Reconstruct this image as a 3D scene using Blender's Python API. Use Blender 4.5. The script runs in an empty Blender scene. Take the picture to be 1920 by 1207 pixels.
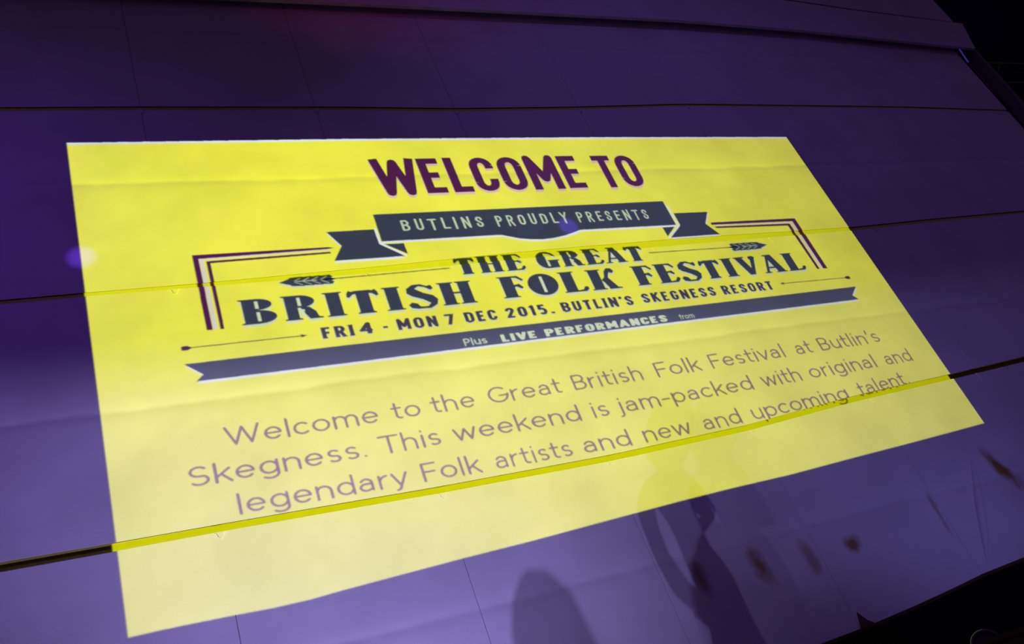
import bpy, bmesh, math, random
import numpy as np
from mathutils import Vector, Matrix
from mathutils.geometry import tessellate_polygon, delaunay_2d_cdt

# ------------------------------------------------------------------ camera, light, exposure
D = 7.5            # distance from the camera to the panelled wall (m)
EYE = 1.7          # camera height
SC = bpy.context.scene
COL = SC.collection
WY = D             # y of the panels' front face
STAGE = 1.0        # stage deck height

def W(u, v, y=None):
    """wall coordinates (in units of D, seen from the eye) -> world point"""
    return Vector((u * D, WY if y is None else y, EYE + v * D))

cam_d = bpy.data.cameras.new('camera')
cam = bpy.data.objects.new('camera', cam_d)
COL.objects.link(cam)
cam_d.sensor_width = 36.0
cam_d.lens = 36.0 * 1728.0 / 1920.0
cam_d.clip_end = 200
right = Vector((0.89462825, -0.30015599, -0.33097837))
down = Vector((-0.09451722, 0.59686192, -0.79675739))
fwd = Vector((0.43669989, 0.74408483, 0.50559962))
M = Matrix((right, -down, -fwd)).transposed().to_4x4()
M.translation = Vector((0, 0, EYE))
cam.matrix_world = M
SC.camera = cam

SC.view_settings.view_transform = 'Standard'
SC.view_settings.look = 'None'
SC.view_settings.gamma = 1.0
SC.view_settings.use_curve_mapping = False
SC.view_settings.exposure = 0.0

world = bpy.data.worlds.new('dark_hall_air')
SC.world = world
world.use_nodes = True
world.node_tree.nodes['Background'].inputs[0].default_value = (0.58, 0.27, 1.0, 1)
world.node_tree.nodes['Background'].inputs[1].default_value = 0.037

def look_rot(p, q):
    return (Vector(q) - Vector(p)).to_track_quat('-Z', 'Y').to_euler()

def spot(name, loc, target, color, power, size, blend=1.0, radius=0.0):
    l = bpy.data.lights.new(name, 'SPOT')
    l.color = color; l.energy = power
    l.spot_size = math.radians(size); l.spot_blend = blend
    l.shadow_soft_size = radius
    o = bpy.data.objects.new(name, l); COL.objects.link(o)
    o.location = loc; o.rotation_euler = look_rot(loc, target)
    return o

# lavender floor lamps in a hooded batten on the stage (their hood cuts the beam)
LAMP_Y, LAMP_Z = 4.5, STAGE + 0.12
LAMP_X = (1.75, 1.393, 1.036)
LAV = (0.45, 0.36, 1.0)
for lx, pw in zip(LAMP_X, (300, 270, 66)):
    spot('floor_lamp_light', (lx, LAMP_Y, LAMP_Z), (lx + 2.0, WY, 11.0), LAV, pw, 125, 1.0, 0.006)
for lx, pw in ((8.2, 140),):
    spot('floor_lamp_light', (lx, LAMP_Y, LAMP_Z), (lx + 1.5, WY, 8.6), (0.31, 0.27, 1.0), pw, 110, 1.0, 0.006)  # added fill lamp that brightens the right part of the wall
# violet wash from the left, high
spot('violet_wash_light', (-5.0, 0.5, 9.5), W(-0.15, 0.78), (0.22, 0.056, 1.0), 320, 62, 1.0, 0.08)
spot('violet_wash_light', (4.0, -2.0, 15.0), W(1.35, 0.60), (0.26, 0.13, 1.0), 420, 80, 1.0, 0.08)
# magenta beam catching the header
spot('magenta_beam_light', (1.0, 3.5, 11.3), (4.6, WY, 13.8), (1.0, 0.02, 0.25), 30, 60, 1.0, 0.03)
spot('lavender_spot_light', (-1.0, -1.5, 8.0), W(.06, .475), (0.38, 0.31, 1.0), 200, 18, 1.0, 0.0)
# two small blue beam dots
spot('blue_beam_light', (2.5, -1.0, 10.0), W(0.030, 0.8505), (0.18, 0.05, 1.0), 1500, 2.1, 1.0, 0.0)
spot('blue_beam_light', (5.5, -1.0, 11.5), W(0.755, 0.8555), (0.14, 0.05, 1.0), 1100, 2.0, 0.9, 0.0)
# dim blue haze lamp on the drape beyond the right edge
spot('blue_haze_light', (33.0, 6.0, 20.0), (40.5, 17.6, 30.5), (0.12, 0.05, 1.0), 1500, 34, 1.0, 0.1)

# ------------------------------------------------------------------ materials
def mat(name, color, rough=0.8, spec=0.2, metal=0.0):
    m = bpy.data.materials.new(name); m.use_nodes = True
    nt = m.node_tree; b = nt.nodes['Principled BSDF']
    b.inputs['Base Color'].default_value = (*color, 1)
    b.inputs['Roughness'].default_value = rough
    b.inputs['Specular IOR Level'].default_value = spec
    b.inputs['Metallic'].default_value = metal
    return m, nt, b

def N(nt, t, **kw):
    n = nt.nodes.new(t)
    for k, v in kw.items(): setattr(n, k, v)
    return n

def mth(nt, op, a, b=None, clamp=False):
    n = nt.nodes.new('ShaderNodeMath'); n.operation = op; n.use_clamp = clamp
    for i, x in enumerate((a, b)):
        if x is None: continue
        if isinstance(x, (int, float)): n.inputs[i].default_value = x
        else: nt.links.new(x, n.inputs[i])
    return n.outputs[0]

STAINS = [  # u, v, half length, half width, tilt (deg), strength : rust-brown marks left on the cloth
    (0.7000, 0.2540, 0.0210, 0.0080, 95, 0.75), (0.7945, 0.2500, 0.0190, 0.0095, 100, 0.85),
    (0.8775, 0.2440, 0.0170, 0.0085, 95, 0.60), (0.9600, 0.2480, 0.0095, 0.0100, 90, 0.95),
    (1.1405, 0.2600, 0.0230, 0.0035, 88, 0.50), (1.3190, 0.3000, 0.0250, 0.0085, 112, 1.00),
    (1.3420, 0.2650, 0.0200, 0.0060, 112, 0.35)]
CREASES = (0.2865, 0.6130, 0.9790, 1.3150)

def make_fabric():
    m, nt, b = mat('white_stretched_cloth', (0.8, 0.8, 0.8), 0.85, 0.15)
    L = nt.links.new
    geo = N(nt, 'ShaderNodeNewGeometry')
    sep = N(nt, 'ShaderNodeSeparateXYZ'); L(geo.outputs['Position'], sep.inputs[0])
    X, Z = sep.outputs[0], sep.outputs[2]
    nz = N(nt, 'ShaderNodeTexNoise'); nz.inputs['Scale'].default_value = 5.5; nz.inputs['Detail'].default_value = 4
    L(geo.outputs['Position'], nz.inputs['Vector'])
    wob = mth(nt, 'MULTIPLY', mth(nt, 'SUBTRACT', nz.outputs[0], 0.5), 2.2)
    total = None
    for (u, v, a, w, deg, s) in STAINS:
        dx = mth(nt, 'SUBTRACT', X, u * D); dz = mth(nt, 'SUBTRACT', Z, EYE + v * D)
        c, sn = math.cos(math.radians(deg)), math.sin(math.radians(deg))
        p = mth(nt, 'ADD', mth(nt, 'MULTIPLY', dx, c / (a * D)), mth(nt, 'MULTIPLY', dz, sn / (a * D)))
        q = mth(nt, 'ADD', mth(nt, 'MULTIPLY', dx, -sn / (w * D)), mth(nt, 'MULTIPLY', dz, c / (w * D)))
        r = mth(nt, 'SQRT', mth(nt, 'ADD', mth(nt, 'MULTIPLY', p, p), mth(nt, 'MULTIPLY', q, q)))
        r = mth(nt, 'ADD', r, wob)
        k = mth(nt, 'MULTIPLY', mth(nt, 'MULTIPLY', mth(nt, 'SUBTRACT', 1.75, r), 0.9, True), s)
        total = k if total is None else mth(nt, 'MAXIMUM', total, k)
    # faint soiling
    n2 = N(nt, 'ShaderNodeTexNoise'); n2.inputs['Scale'].default_value = 1.3; n2.inputs['Detail'].default_value = 5
    L(geo.outputs['Position'], n2.inputs['Vector'])
    cr = N(nt, 'ShaderNodeValToRGB')
    cr.color_ramp.elements[0].position = 0.3; cr.color_ramp.elements[0].color = (0.72, 0.72, 0.71, 1)
    cr.color_ramp.elements[1].position = 0.7; cr.color_ramp.elements[1].color = (0.84, 0.84, 0.84, 1)
    L(n2.outputs[0], cr.inputs[0])
    mx = N(nt, 'ShaderNodeMix', data_type='RGBA')
    L(total, mx.inputs[0]); L(cr.outputs[0], mx.inputs[6]); mx.inputs[7].default_value = (0.36, 0.20, 0.05, 1)
    L(mx.outputs[2], b.inputs['Base Color'])
    # relief: weave, mid creases of every row, soft buckles
    w1 = N(nt, 'ShaderNodeTexWave', wave_type='BANDS', bands_direction='Z'); w1.inputs['Scale'].default_value = 40
    w2 = N(nt, 'ShaderNodeTexWave', wave_type='BANDS', bands_direction='X'); w2.inputs['Scale'].default_value = 40
    for w in (w1, w2):
        w.inputs['Distortion'].default_value = 0.6
        L(geo.outputs['Position'], w.inputs['Vector'])
    h = mth(nt, 'MULTIPLY', mth(nt, 'ADD', w1.outputs['Fac'], w2.outputs['Fac']), 0.0004)
    wz = mth(nt, 'MULTIPLY', mth(nt, 'SUBTRACT', n2.outputs[0], 0.5), 0.10)
    Zw = mth(nt, 'ADD', Z, wz)
    for v in CREASES:
        d = mth(nt, 'DIVIDE', mth(nt, 'SUBTRACT', Zw, EYE + v * D), 0.055)
        g = mth(nt, 'DIVIDE', 1.0, mth(nt, 'ADD', 1.0, mth(nt, 'MULTIPLY', d, d)))
        h = mth(nt, 'ADD', h, mth(nt, 'MULTIPLY', g, -0.012))
    n3 = N(nt, 'ShaderNodeTexNoise'); n3.inputs['Scale'].default_value = 0.9; n3.inputs['Detail'].default_value = 3
    L(geo.outputs['Position'], n3.inputs['Vector'])
    h = mth(nt, 'ADD', h, mth(nt, 'MULTIPLY', n3.outputs[0], 0.05))
    bp = N(nt, 'ShaderNodeBump'); bp.inputs['Strength'].default_value = 1.0; bp.inputs['Distance'].default_value = 1.0
    L(h, bp.inputs['Height']); L(bp.outputs[0], b.inputs['Normal'])
    return m

def noisy(name, c1, c2, scale, rough=0.8, spec=0.2, metal=0.0, bump=0.0):
    m, nt, b = mat(name, c1, rough, spec, metal)
    tc = N(nt, 'ShaderNodeTexCoord')
    nz = N(nt, 'ShaderNodeTexNoise'); nz.inputs['Scale'].default_value = scale; nz.inputs['Detail'].default_value = 5
    nt.links.new(tc.outputs['Object'], nz.inputs['Vector'])
    mx = N(nt, 'ShaderNodeMix', data_type='RGBA')
    mx.inputs[6].default_value = (*c1, 1); mx.inputs[7].default_value = (*c2, 1)
    nt.links.new(nz.outputs[0], mx.inputs[0]); nt.links.new(mx.outputs[2], b.inputs['Base Color'])
    if bump:
        bp = N(nt, 'ShaderNodeBump'); bp.inputs['Distance'].default_value = bump
        nt.links.new(nz.outputs[0], bp.inputs['Height']); nt.links.new(bp.outputs[0], b.inputs['Normal'])
    return m

def glow(name, color, strength):
    m = bpy.data.materials.new(name); m.use_nodes = True
    nt = m.node_tree; nt.nodes.clear()
    e = N(nt, 'ShaderNodeEmission'); o = N(nt, 'ShaderNodeOutputMaterial')
    e.inputs[0].default_value = (*color, 1); e.inputs[1].default_value = strength
    nt.links.new(e.outputs[0], o.inputs[0])
    return m

FABRIC = make_fabric()
WEBBING = noisy('ochre_webbing', (0.74, 0.76, 0.12), (0.64, 0.65, 0.10), 6.0)
RIM = noisy('dark_brown_panel_edge', (0.10, 0.05, 0.02), (0.07, 0.035, 0.015), 4.0)
BLACKCLOTH = noisy('black_drape_cloth', (0.010, 0.009, 0.012), (0.016, 0.014, 0.018), 3.0, 0.95, 0.05)
DARKMETAL = noisy('dark_painted_metal', (0.03, 0.03, 0.03), (0.05, 0.05, 0.05), 8.0, 0.45, 0.4)
WOOD = noisy('dark_stained_wood', (0.20, 0.11, 0.05), (0.12, 0.06, 0.025), 5.0, 0.6, 0.3, bump=0.002)
DECK = noisy('black_stage_paint', (0.012, 0.012, 0.014), (0.02, 0.02, 0.022), 4.0, 0.7, 0.2)
FRAMEM = noisy('grey_painted_frame', (0.16, 0.15, 0.15), (0.22, 0.21, 0.2), 3.0, 0.7, 0.2)
SKINM = noisy('skin', (0.55, 0.33, 0.25), (0.5, 0.29, 0.22), 8.0, 0.6, 0.3)
CLOTHM = noisy('dark_clothes', (0.03, 0.03, 0.05), (0.05, 0.05, 0.07), 12.0, 0.9, 0.1)
HAIRM = noisy('brown_hair', (0.06, 0.035, 0.02), (0.03, 0.02, 0.01), 30.0, 0.6, 0.3)
LENSM = mat('lamp_glass', (0.02, 0.02, 0.05), 0.12, 0.5)[0]

# ------------------------------------------------------------------ mesh helpers
def obj(name, verts, faces, m=None, parent=None, smooth=False):
    me = bpy.data.meshes.new(name)
    me.from_pydata([tuple(v) for v in verts], [], faces)
    me.update()
    if smooth:
        me.polygons.foreach_set('use_smooth', [True] * len(me.polygons))
    for mm in (m if isinstance(m, (list, tuple)) else [m]):
        if mm: me.materials.append(mm)
    o = bpy.data.objects.new(name, me); COL.objects.link(o)
    if parent is not None: o.parent = parent
    return o

def tag(o, label=None, cat=None, group=None, kind=None):
    if label: o['label'] = label
    if cat: o['category'] = cat
    if group: o['group'] = group
    if kind: o['kind'] = kind
    return o

def empty(name, loc):
    o = bpy.data.objects.new(name, None); COL.objects.link(o)
    o.location = loc
    return o

def keep(o, parent):
    """parent while the mesh data are in world coordinates"""
    o.parent = parent
    o.matrix_parent_inverse = Matrix.Translation(-Vector(parent.location))
    return o

class MB:
    def __init__(s): s.v = []; s.f = []
    def add(s, vs, fs):
        n = len(s.v); s.v += [tuple(x) for x in vs]; s.f += [tuple(i + n for i in f) for f in fs]
    def box(s, a, b, bev=0.0):
        bm = bmesh.new(); bmesh.ops.create_cube(bm, size=1.0)
        for v in bm.verts:
            v.co = Vector([(a[i] + b[i]) / 2 + v.co[i] * abs(b[i] - a[i]) for i in range(3)])
        if bev: bmesh.ops.bevel(bm, geom=bm.edges[:], offset=bev, segments=2, affect='EDGES')
        bm.verts.index_update()
        s.add([v.co[:] for v in bm.verts], [[v.index for v in f.verts] for f in bm.faces]); bm.free()
    def tube(s, a, b, r, n=12, r2=None):
        a, b = Vector(a), Vector(b); d = (b - a).normalized()
        x = d.orthogonal().normalized(); y = d.cross(x)
        r2 = r if r2 is None else r2
        vs = []
        for p, rr in ((a, r), (b, r2)):
            for i in range(n):
                t = 2 * math.pi * i / n
                vs.append(p + x * rr * math.cos(t) + y * rr * math.sin(t))
        fs = [(i, (i + 1) % n, n + (i + 1) % n, n + i) for i in range(n)] + [tuple(range(n))[::-1], tuple(range(n, 2 * n))]
        s.add(vs, fs)
    def lathe(s, a, d, prof, n=24):
        """prof: (radius, distance) along direction d from point a"""
        a, d = Vector(a), Vector(d).normalized(); x = d.orthogonal().normalized(); y = d.cross(x)
        vs = []
        for r, h in prof:
            for i in range(n):
                t = 2 * math.pi * i / n
                vs.append(a + d * h + (x * math.cos(t) + y * math.sin(t)) * max(r, 1e-4))
        fs = []
        for k in range(len(prof) - 1):
            for i in range(n):
                j = (i + 1) % n
                fs.append((k * n + i, k * n + j, (k + 1) * n + j, (k + 1) * n + i))
        s.add(vs, fs)
    def build(s, name, m, parent=None, smooth=False):
        return obj(name, s.v, s.f, m, parent, smooth)

def interp(pts):
    xs = [p[0] for p in pts]; ys = [p[1] for p in pts]
    return lambda x: float(np.interp(x, xs, ys))

# ------------------------------------------------------------------ seam lines of the wall (u -> v), upper and lower lip of each gap
L0 = interp([(-.6, 1.412), (-.04, 1.4116), (.51, 1.4215), (.86, 1.4261), (1.28, 1.4296), (1.62, 1.4194), (2.18, 1.3841), (2.3, 1.378)])
l1pts = [(-.6, 1.125), (-.05, 1.1294), (.125, 1.1333), (.44, 1.1364), (.64, 1.1348), (.867, 1.1406), (1.14, 1.1526), (1.45, 1.1525), (1.765, 1.151), (2.1, 1.1432), (2.3, 1.139)]
L1T = interp([(u, v + .0038) for u, v in l1pts]); L1B = interp([(u, v - .0032 + .0012 * max(0, min(1, u - .8))) for u, v in l1pts])
L2T = interp([(-.6, .785), (-.065, .7896), (.026, .7915), (.158, .793), (.408, .7998), (.67, .8097), (.963, .8145), (1.354, .8137), (1.586, .8213), (1.87, .8269), (2.3, .836)])
L2B = interp([(-.6, .779), (-.065, .7835), (.026, .7858), (.157, .7868), (.406, .7892), (.667, .7958), (.956, .8001), (1.349, .8055), (1.579, .813), (1.865, .8205), (2.3, .829)])
L3T = interp([(-.6, .455), (-.08, .4517), (.032, .4501), (.141, .4492), (.275, .4475), (.40, .4455), (.654, .4455), (.89, .4525), (1.117, .4688), (1.346, .4774), (1.551, .487), (2.3, .515)])
L3B = interp([(-.6, .445), (-.08, .4414), (.031, .4404), (.14, .4400), (.273, .4385), (.398, .4365), (.65, .4362), (.885, .443), (1.109, .4583), (1.338, .4674), (1.541, .4768), (2.3, .505)])
BOT = interp([(-.6, .12), (.4, .128), (.8265, .1365), (.893, .1385), (.9236, .1400), (.9856, .1435), (1.087, .1512), (1.148, .1573), (1.246, .1619), (1.6, .176), (2.3, .20)])
SEAMS = [-.60, -.37, -.12, .135, .400, .645, .897, 1.150, 1.411, 1.645, 1.885, 2.108]
ROWS = [(L0, L1T, 0.03, 0), (L1B, L2T, 0, 0), (L2B, L3T, 0, 0), (L3B, BOT, 0, 0)]
GAP = 0.070        # depth of the gaps between the cloth panels

# ------------------------------------------------------------------ the setting
f = MB(); f.box((-14, -7, -0.12), (30, 3.2, 0)); tag(f.build('floor', DECK), kind='structure')
f = MB(); f.box((-8, 3.2, 0), (28, 18, STAGE)); tag(f.build('floor_stage', DECK), kind='structure')
f = MB(); f.box((-8, 17.6, STAGE), (62, 17.9, 42)); wb = f.build('wall_far', BLACKCLOTH); tag(wb, kind='structure')
# back board behind the cloth panels
f = MB(); f.box((-.62 * D, WY + GAP, EYE + .165 * D), (2.108 * D, WY + GAP + .06, EYE + 1.47 * D), 0.004)
wall = tag(f.build('wall_back', WEBBING), kind='structure')

SHALLOW = 0.016
GAPD = (SHALLOW, SHALLOW, GAP)
for lo, hi in ((L1B, L1T), (L2B, L2T)):
    mb = MB(); us_ = [-.6 + i * .1 for i in range(28)]; us_[-1] = 2.106
    for a, b in zip(us_[:-1], us_[1:]):
        q = [W(a, lo(a) - .004, WY + SHALLOW), W(b, lo(b) - .004, WY + SHALLOW), W(b, hi(b) + .012, WY + SHALLOW), W(a, hi(a) + .012, WY + SHALLOW)]
        mb.add(q + [p + Vector((0, .006, 0)) for p in q], [(0, 1, 2, 3), (7, 6, 5, 4), (0, 4, 5, 1), (3, 2, 6, 7)])
    mb.build('webbing_strip', WEBBING, wall)

def panel(u0, u1, top, bot, raise_top, clip_torn=False):
    g = 0.0002
    a, b = u0 + g, u1 - g
    nu = 5
    us = [a + (b - a) * i / nu for i in range(nu + 1)]
    bev = 0.0005
    def ring(inset, y):
        r = []
        for i, u in enumerate(us):
            uu = min(max(u, a + inset), b - inset)
            r.append(W(uu, bot(u) + inset, y))
        for i, u in reversed(list(enumerate(us))):
            uu = min(max(u, a + inset), b - inset)
            r.append(W(uu, top(u) + raise_top - inset, y))
        return r
    r0 = ring(bev, WY); r1 = ring(0, WY + .004); r2 = ring(0, WY + GAP + .01)
    for i, u in enumerate(us):      # lower edges are cut back, so the webbing shows through the gap
        r2[i].z += (GAP + .01) * (bot(u) + .12)
        r1[i].z += .004 * bot(u)
    n = len(r0); vs = r0 + r1 + r2; fs = []; mi = []
    m2 = nu + 1
    for i in range(nu):
        fs.append((i, i + 1, n - 2 - i, n - 1 - i)); mi.append(0)
    for k, mm in ((0, 0), (1, 1)):
        for i in range(n):
            j = (i + 1) % n
            fs.append((k * n + j, k * n + i, (k + 1) * n + i, (k + 1) * n + j)); mi.append(mm)
    o = obj('panel', vs, fs, [FABRIC, RIM], wall)
    o.data.polygons.foreach_set('material_index', mi)
    return o

for top, bot, rt, _ in ROWS:
    for i in range(len(SEAMS) - 1):
        panel(SEAMS[i], SEAMS[i + 1], top, bot, rt)

# small cloth clips that hook over the lower lip where the panels meet
def clip(u, line):
    p = W(u, line(u) - .0005, WY - .001); w = .045
    mb = MB(); out = []
    for (x, z) in ((-w, 0), (-w * .6, -.012), (-w * .35, -.045), (0, -.060), (w * .35, -.045), (w * .6, -.012), (w, 0)):
        out.append((x, z))
    n = len(out)
    vs = [p + Vector((x, -.010, z)) for x, z in out] + [p + Vector((x, 0, z)) for x, z in out]
    mb.add(vs, [tuple(range(n))] + [(i, i + n, (i + 1) % n + n, (i + 1) % n) for i in range(n)])
    return mb.build('clip', FABRIC, wall)
for line in (L1B, L2B, L3B):
    for u in SEAMS[1:-1]:
        clip(u, line)

# torn brown corner patches on the bottom hem
mb = MB()
a = W(.897, BOT(.897), WY - .004)
mb.add([a, a + Vector((.055, 0, .16)), a + Vector((.13, 0, .06)), a + Vector((.20, 0, .015)),
        a + Vector((0, .006, 0)), a + Vector((.055, .006, .16)), a + Vector((.13, .006, .06)), a + Vector((.20, .006, .015))],
       [(0, 3, 2, 1), (0, 1, 5, 4), (1, 2, 6, 5), (2, 3, 7, 6), (3, 0, 4, 7)])
o = mb.build('torn_corner', noisy('torn_brown_cloth', (.16, .08, .06), (.10, .05, .04), 6.0), wall)
# hem strip along the bottom of the wall
mb = MB(); us = [i * .05 - .6 for i in range(55)]
us = [u for u in us if u < 2.108]
for i in range(len(us) - 1):
    a, b = us[i], us[i + 1]
    P = [W(a, BOT(a), WY - .006), W(b, BOT(b), WY - .006), W(b, BOT(b) - .0035, WY - .002), W(a, BOT(a) - .0035, WY - .002),
         W(a, BOT(a), WY + .10), W(b, BOT(b), WY + .10), W(b, BOT(b) - .0035, WY + .10), W(a, BOT(a) - .0035, WY + .10)]
    mb.add(P, [(0, 1, 2, 3), (3, 2, 6, 7), (0, 4, 5, 1)])
mb.build('hem', RIM, wall)
# long soft fold running down to the hem on the right
def fold(pts, r, name='fold'):
    vs = []; fs = []; n = 7
    for k, (u, v) in enumerate(pts):
        c = W(u, v, WY + .004); rr = r * math.sin(math.pi * (k + .15) / (len(pts) - .7)) + .004
        for i in range(n):
            t = math.pi * i / (n - 1)
            vs.append(c + Vector((math.cos(t) * rr * 1.1, -math.sin(t) * rr * .9, 0)))
    for k in range(len(pts) - 1):
        for i in range(n - 1):
            fs.append((k * n + i, k * n + i + 1, (k + 1) * n + i + 1, (k + 1) * n + i))
    return obj(name, vs, fs, FABRIC, wall, True)
fold([(1.272, .327), (1.262, .310), (1.247, .285), (1.232, .262), (1.215, .235), (1.198, .208), (1.182, .185), (1.170, .165)], .060)

# header board in front of the top row and the board above it
HY = WY - .16
def WH(u, v, y): return Vector((u * y, y, EYE + v * y))
ht = interp([(-.6, 1.60), (1.0, 1.575), (1.66, 1.5366), (1.86, 1.5162), (2.21, 1.4915), (2.24, 1.487)])
us = [-.6, -.1, .3, .6, .9, 1.28, 1.62, 1.86, 2.05, 2.198]
def board(name, lo, hi, y, th, mat_, kind, us, top_end=None):
    vs = []; fs = []
    for u in us:
        vs += [WH(u, lo(u), y), WH(u if top_end is None or u < us[-1] else top_end, hi(u), y)]
    m = len(vs)
    vs += [v + Vector((0, th, 0)) for v in vs]
    for i in range(len(us) - 1):
        a = 2 * i
        fs += [(a, a + 2, a + 3, a + 1), (m + a, m + a + 1, m + a + 3, m + a + 2), (a, m + a, m + a + 2, a + 2), (a + 1, a + 3, m + a + 3, m + a + 1)]
    fs += [(0, 1, m + 1, m), (m - 2, 2 * m - 2, 2 * m - 1, m - 1)]
    return tag(obj(name, vs, fs, mat_), kind=kind)
board('trim_1', L0, lambda u: ht(u) - .003, HY, .05, FABRIC, 'structure', us, 2.238)
board('trim_2', lambda u: ht(u) + .002, lambda u: 2.1, HY + .03, .05, FABRIC, 'structure', [-.6, 0, .6, 1.2, 1.66, 1.86, 2.205])
# narrow frame post closing the wall on the right, with the dark channel beside it
mb = MB(); mb.box((2.108 * D, WY + .16, EYE + .1 * D), (2.17 * D, WY + .2, EYE + 1.40 * D)); tag(mb.build('trim_3', BLACKCLOTH), kind='structure')
mb = MB(); mb.box((2.166 * D, WY - .05, EYE + .1 * D), (2.186 * D, WY + .25, EYE + 1.395 * D), .02); tag(mb.build('trim_4', FRAMEM), kind='structure')

# ------------------------------------------------------------------ vector lettering (cap height 1)
def arc(cx, cy, rx, ry, a0, a1, n=10):
    return [(cx + rx * math.cos(math.radians(a0 + (a1 - a0) * i / n)), cy + ry * math.sin(math.radians(a0 + (a1 - a0) * i / n))) for i in range(n + 1)]
B_ = {}   # body face: geometric monoline, centre lines inside 0.05 .. 0.95
xh = .70
def bg(ch, w, *s): B_[ch] = (w, s)
O_ = lambda cx, rx=.27: arc(cx, xh / 2, rx, .30, 0, 360, 18)
bg('a', .62, [(.50, .05), (.50, .42)] , [(.50, .42)] + arc(.30, .43, .20, .22, 0, 150, 8), [(.50, .40), (.28, .40)] + arc(.25, .225, .18, .175, 100, 270, 8) + [(.32, .05), (.50, .14)])
bg('b', .70, [(.08, 1.0), (.08, .0)], O_(.35))
bg('c', .60, arc(.33, .35, .27, .30, 48, 312, 14))
bg('d', .70, [(.62, 1.0), (.62, .0)], O_(.35))
bg('e', .68, [(.08, .36), (.60, .36)] + arc(.34, .35, .265, .30, 2, 318, 16))
bg('g', .70, [(.62, xh), (.62, .0)] + arc(.35, .0, .27, .22, 0, -140, 8), O_(.35))
bg('h', .66, [(.08, 1.0), (.08, 0)], [(.08, .38)] + arc(.32, .40, .24, .25, 180, 0, 8) + [(.56, 0)])
bg('i', .20, [(.10, .68), (.10, 0)], [(.10, .90), (.10, .93)])
bg('j', .22, [(.12, .68), (.12, -.10)] + arc(-.02, -.10, .14, .12, 0, -90, 5), [(.12, .90), (.12, .93)])
bg('k', .58, [(.08, 1.0), (.08, 0)], [(.52, .68), (.10, .28)], [(.25, .42), (.55, 0)])
bg('l', .20, [(.10, 1.0), (.10, 0)])
bg('m', 1.00, [(.08, .68), (.08, 0)], [(.08, .40)] + arc(.29, .42, .21, .23, 180, 0, 7) + [(.50, 0)], [(.50, .42)] + arc(.71, .42, .21, .23, 180, 0, 7) + [(.92, 0)])
bg('n', .64, [(.08, .68), (.08, 0)], [(.08, .40)] + arc(.32, .41, .24, .24, 180, 0, 8) + [(.56, 0)])
bg('o', .68, O_(.34, .28))
bg('p', .70, [(.08, .68), (.08, -.22)], O_(.35))
bg('r', .42, [(.08, .68), (.08, 0)], [(.08, .34)] + arc(.38, .36, .30, .30, 180, 95, 6))
bg('s', .54, arc(.27, .50, .17, .15, 40, 180, 7)[:] + arc(.27, .50, .17, .15, 180, 250, 3)[1:] + [(.33, .34)] + arc(.28, .20, .18, .15, 55, -140, 9))
bg('t', .42, [(.17, .92), (.17, .20)] + arc(.31, .20, .14, .15, 180, 290, 5), [(.02, .64), (.38, .64)])
bg('u', .64, [(.08, .68), (.08, .30)] + arc(.32, .29, .24, .24, 180, 360, 8), [(.56, .68), (.56, 0)])
bg('v', .60, [(.04, .68), (.30, .03), (.56, .68)])
bg('w', .90, [(.04, .68), (.24, .03), (.45, .66), (.66, .03), (.86, .68)])
bg('y', .62, [(.05, .68), (.31, .03)], [(.58, .68), (.27, -.10)] + arc(.16, -.08, .12, .12, -10, -100, 4))
bg('B', .72, [(.10, .05), (.10, .95), (.38, .95)] + arc(.38, .73, .22, .22, 90, -90, 8) + [(.10, .51)], [(.38, .51)] + arc(.40, .28, .25, .23, 90, -90, 8) + [(.10, .05)])
bg('F', .66, [(.10, .0), (.10, .95), (.60, .95)], [(.10, .50), (.54, .50)])
bg('G', .92, arc(.48, .50, .41, .45, 48, 360, 20) + [(.89, .44), (.52, .44)])
bg('S', .70, arc(.35, .71, .25, .24, 38, 250, 11) + [(.42, .47)] + arc(.35, .28, .27, .23, 60, -145, 11))
bg('T', .76, [(.02, .95), (.74, .95)], [(.38, .95), (.38, 0)])
bg('W', 1.22, [(.04, 1.0), (.34, .05), (.61, .95), (.88, .05), (1.18, 1.0)])
bg('.', .20, [(.10, .06), (.10, .07)])
bg('-', .44, [(.06, .38), (.38, .38)])
bg("'", .20, [(.12, 1.0), (.08, .74)])
bg(' ', .30)

C_ = {}   # condensed heavy capitals
def cg(ch, w, *s): C_[ch] = (w, s)
def cap_o(w): return [(.09, .28)] + arc(w / 2, .28, w / 2 - .09, .19, 180, 360, 8) + [(w - .09, .72)] + arc(w / 2, .72, w / 2 - .09, .19, 0, 180, 8) + [(.09, .28)]
cg('A', .56, [(.07, 0), (.28, .95), (.49, 0)], [(.16, .28), (.40, .28)])
cg('B', .48, [(.09, .09), (.09, .91), (.26, .91)] + arc(.26, .72, .13, .19, 90, -90, 5) + [(.12, .52)], [(.26, .52)] + arc(.26, .30, .14, .21, 90, -90, 5) + [(.09, .09)])
cg('C', .46, [(.37, .66), (.37, .74)] + arc(.23, .74, .14, .17, 0, 180, 8) + [(.09, .27)] + arc(.23, .27, .14, .18, 180, 360, 8) + [(.37, .36)])
cg('D', .48, [(.09, .09), (.09, .91), (.22, .91)] + arc(.22, .74, .17, .17, 90, 0, 5) + arc(.22, .26, .17, .17, 0, -90, 5) + [(.09, .09)])
cg('E', .42, [(.38, .91), (.09, .91), (.09, .09), (.38, .09)], [(.09, .51), (.33, .51)])
cg('F', .40, [(.38, .91), (.09, .91), (.09, .0)], [(.09, .50), (.33, .50)])
cg('G', .47, [(.37, .68), (.37, .74)] + arc(.23, .74, .14, .17, 0, 180, 8) + [(.09, .27)] + arc(.23, .27, .14, .18, 180, 360, 8) + [(.37, .46), (.25, .46)])
cg('H', .48, [(.09, 0), (.09, 1)], [(.39, 0), (.39, 1)], [(.09, .5), (.39, .5)])
cg('I', .18, [(.09, 0), (.09, 1)])
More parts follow.
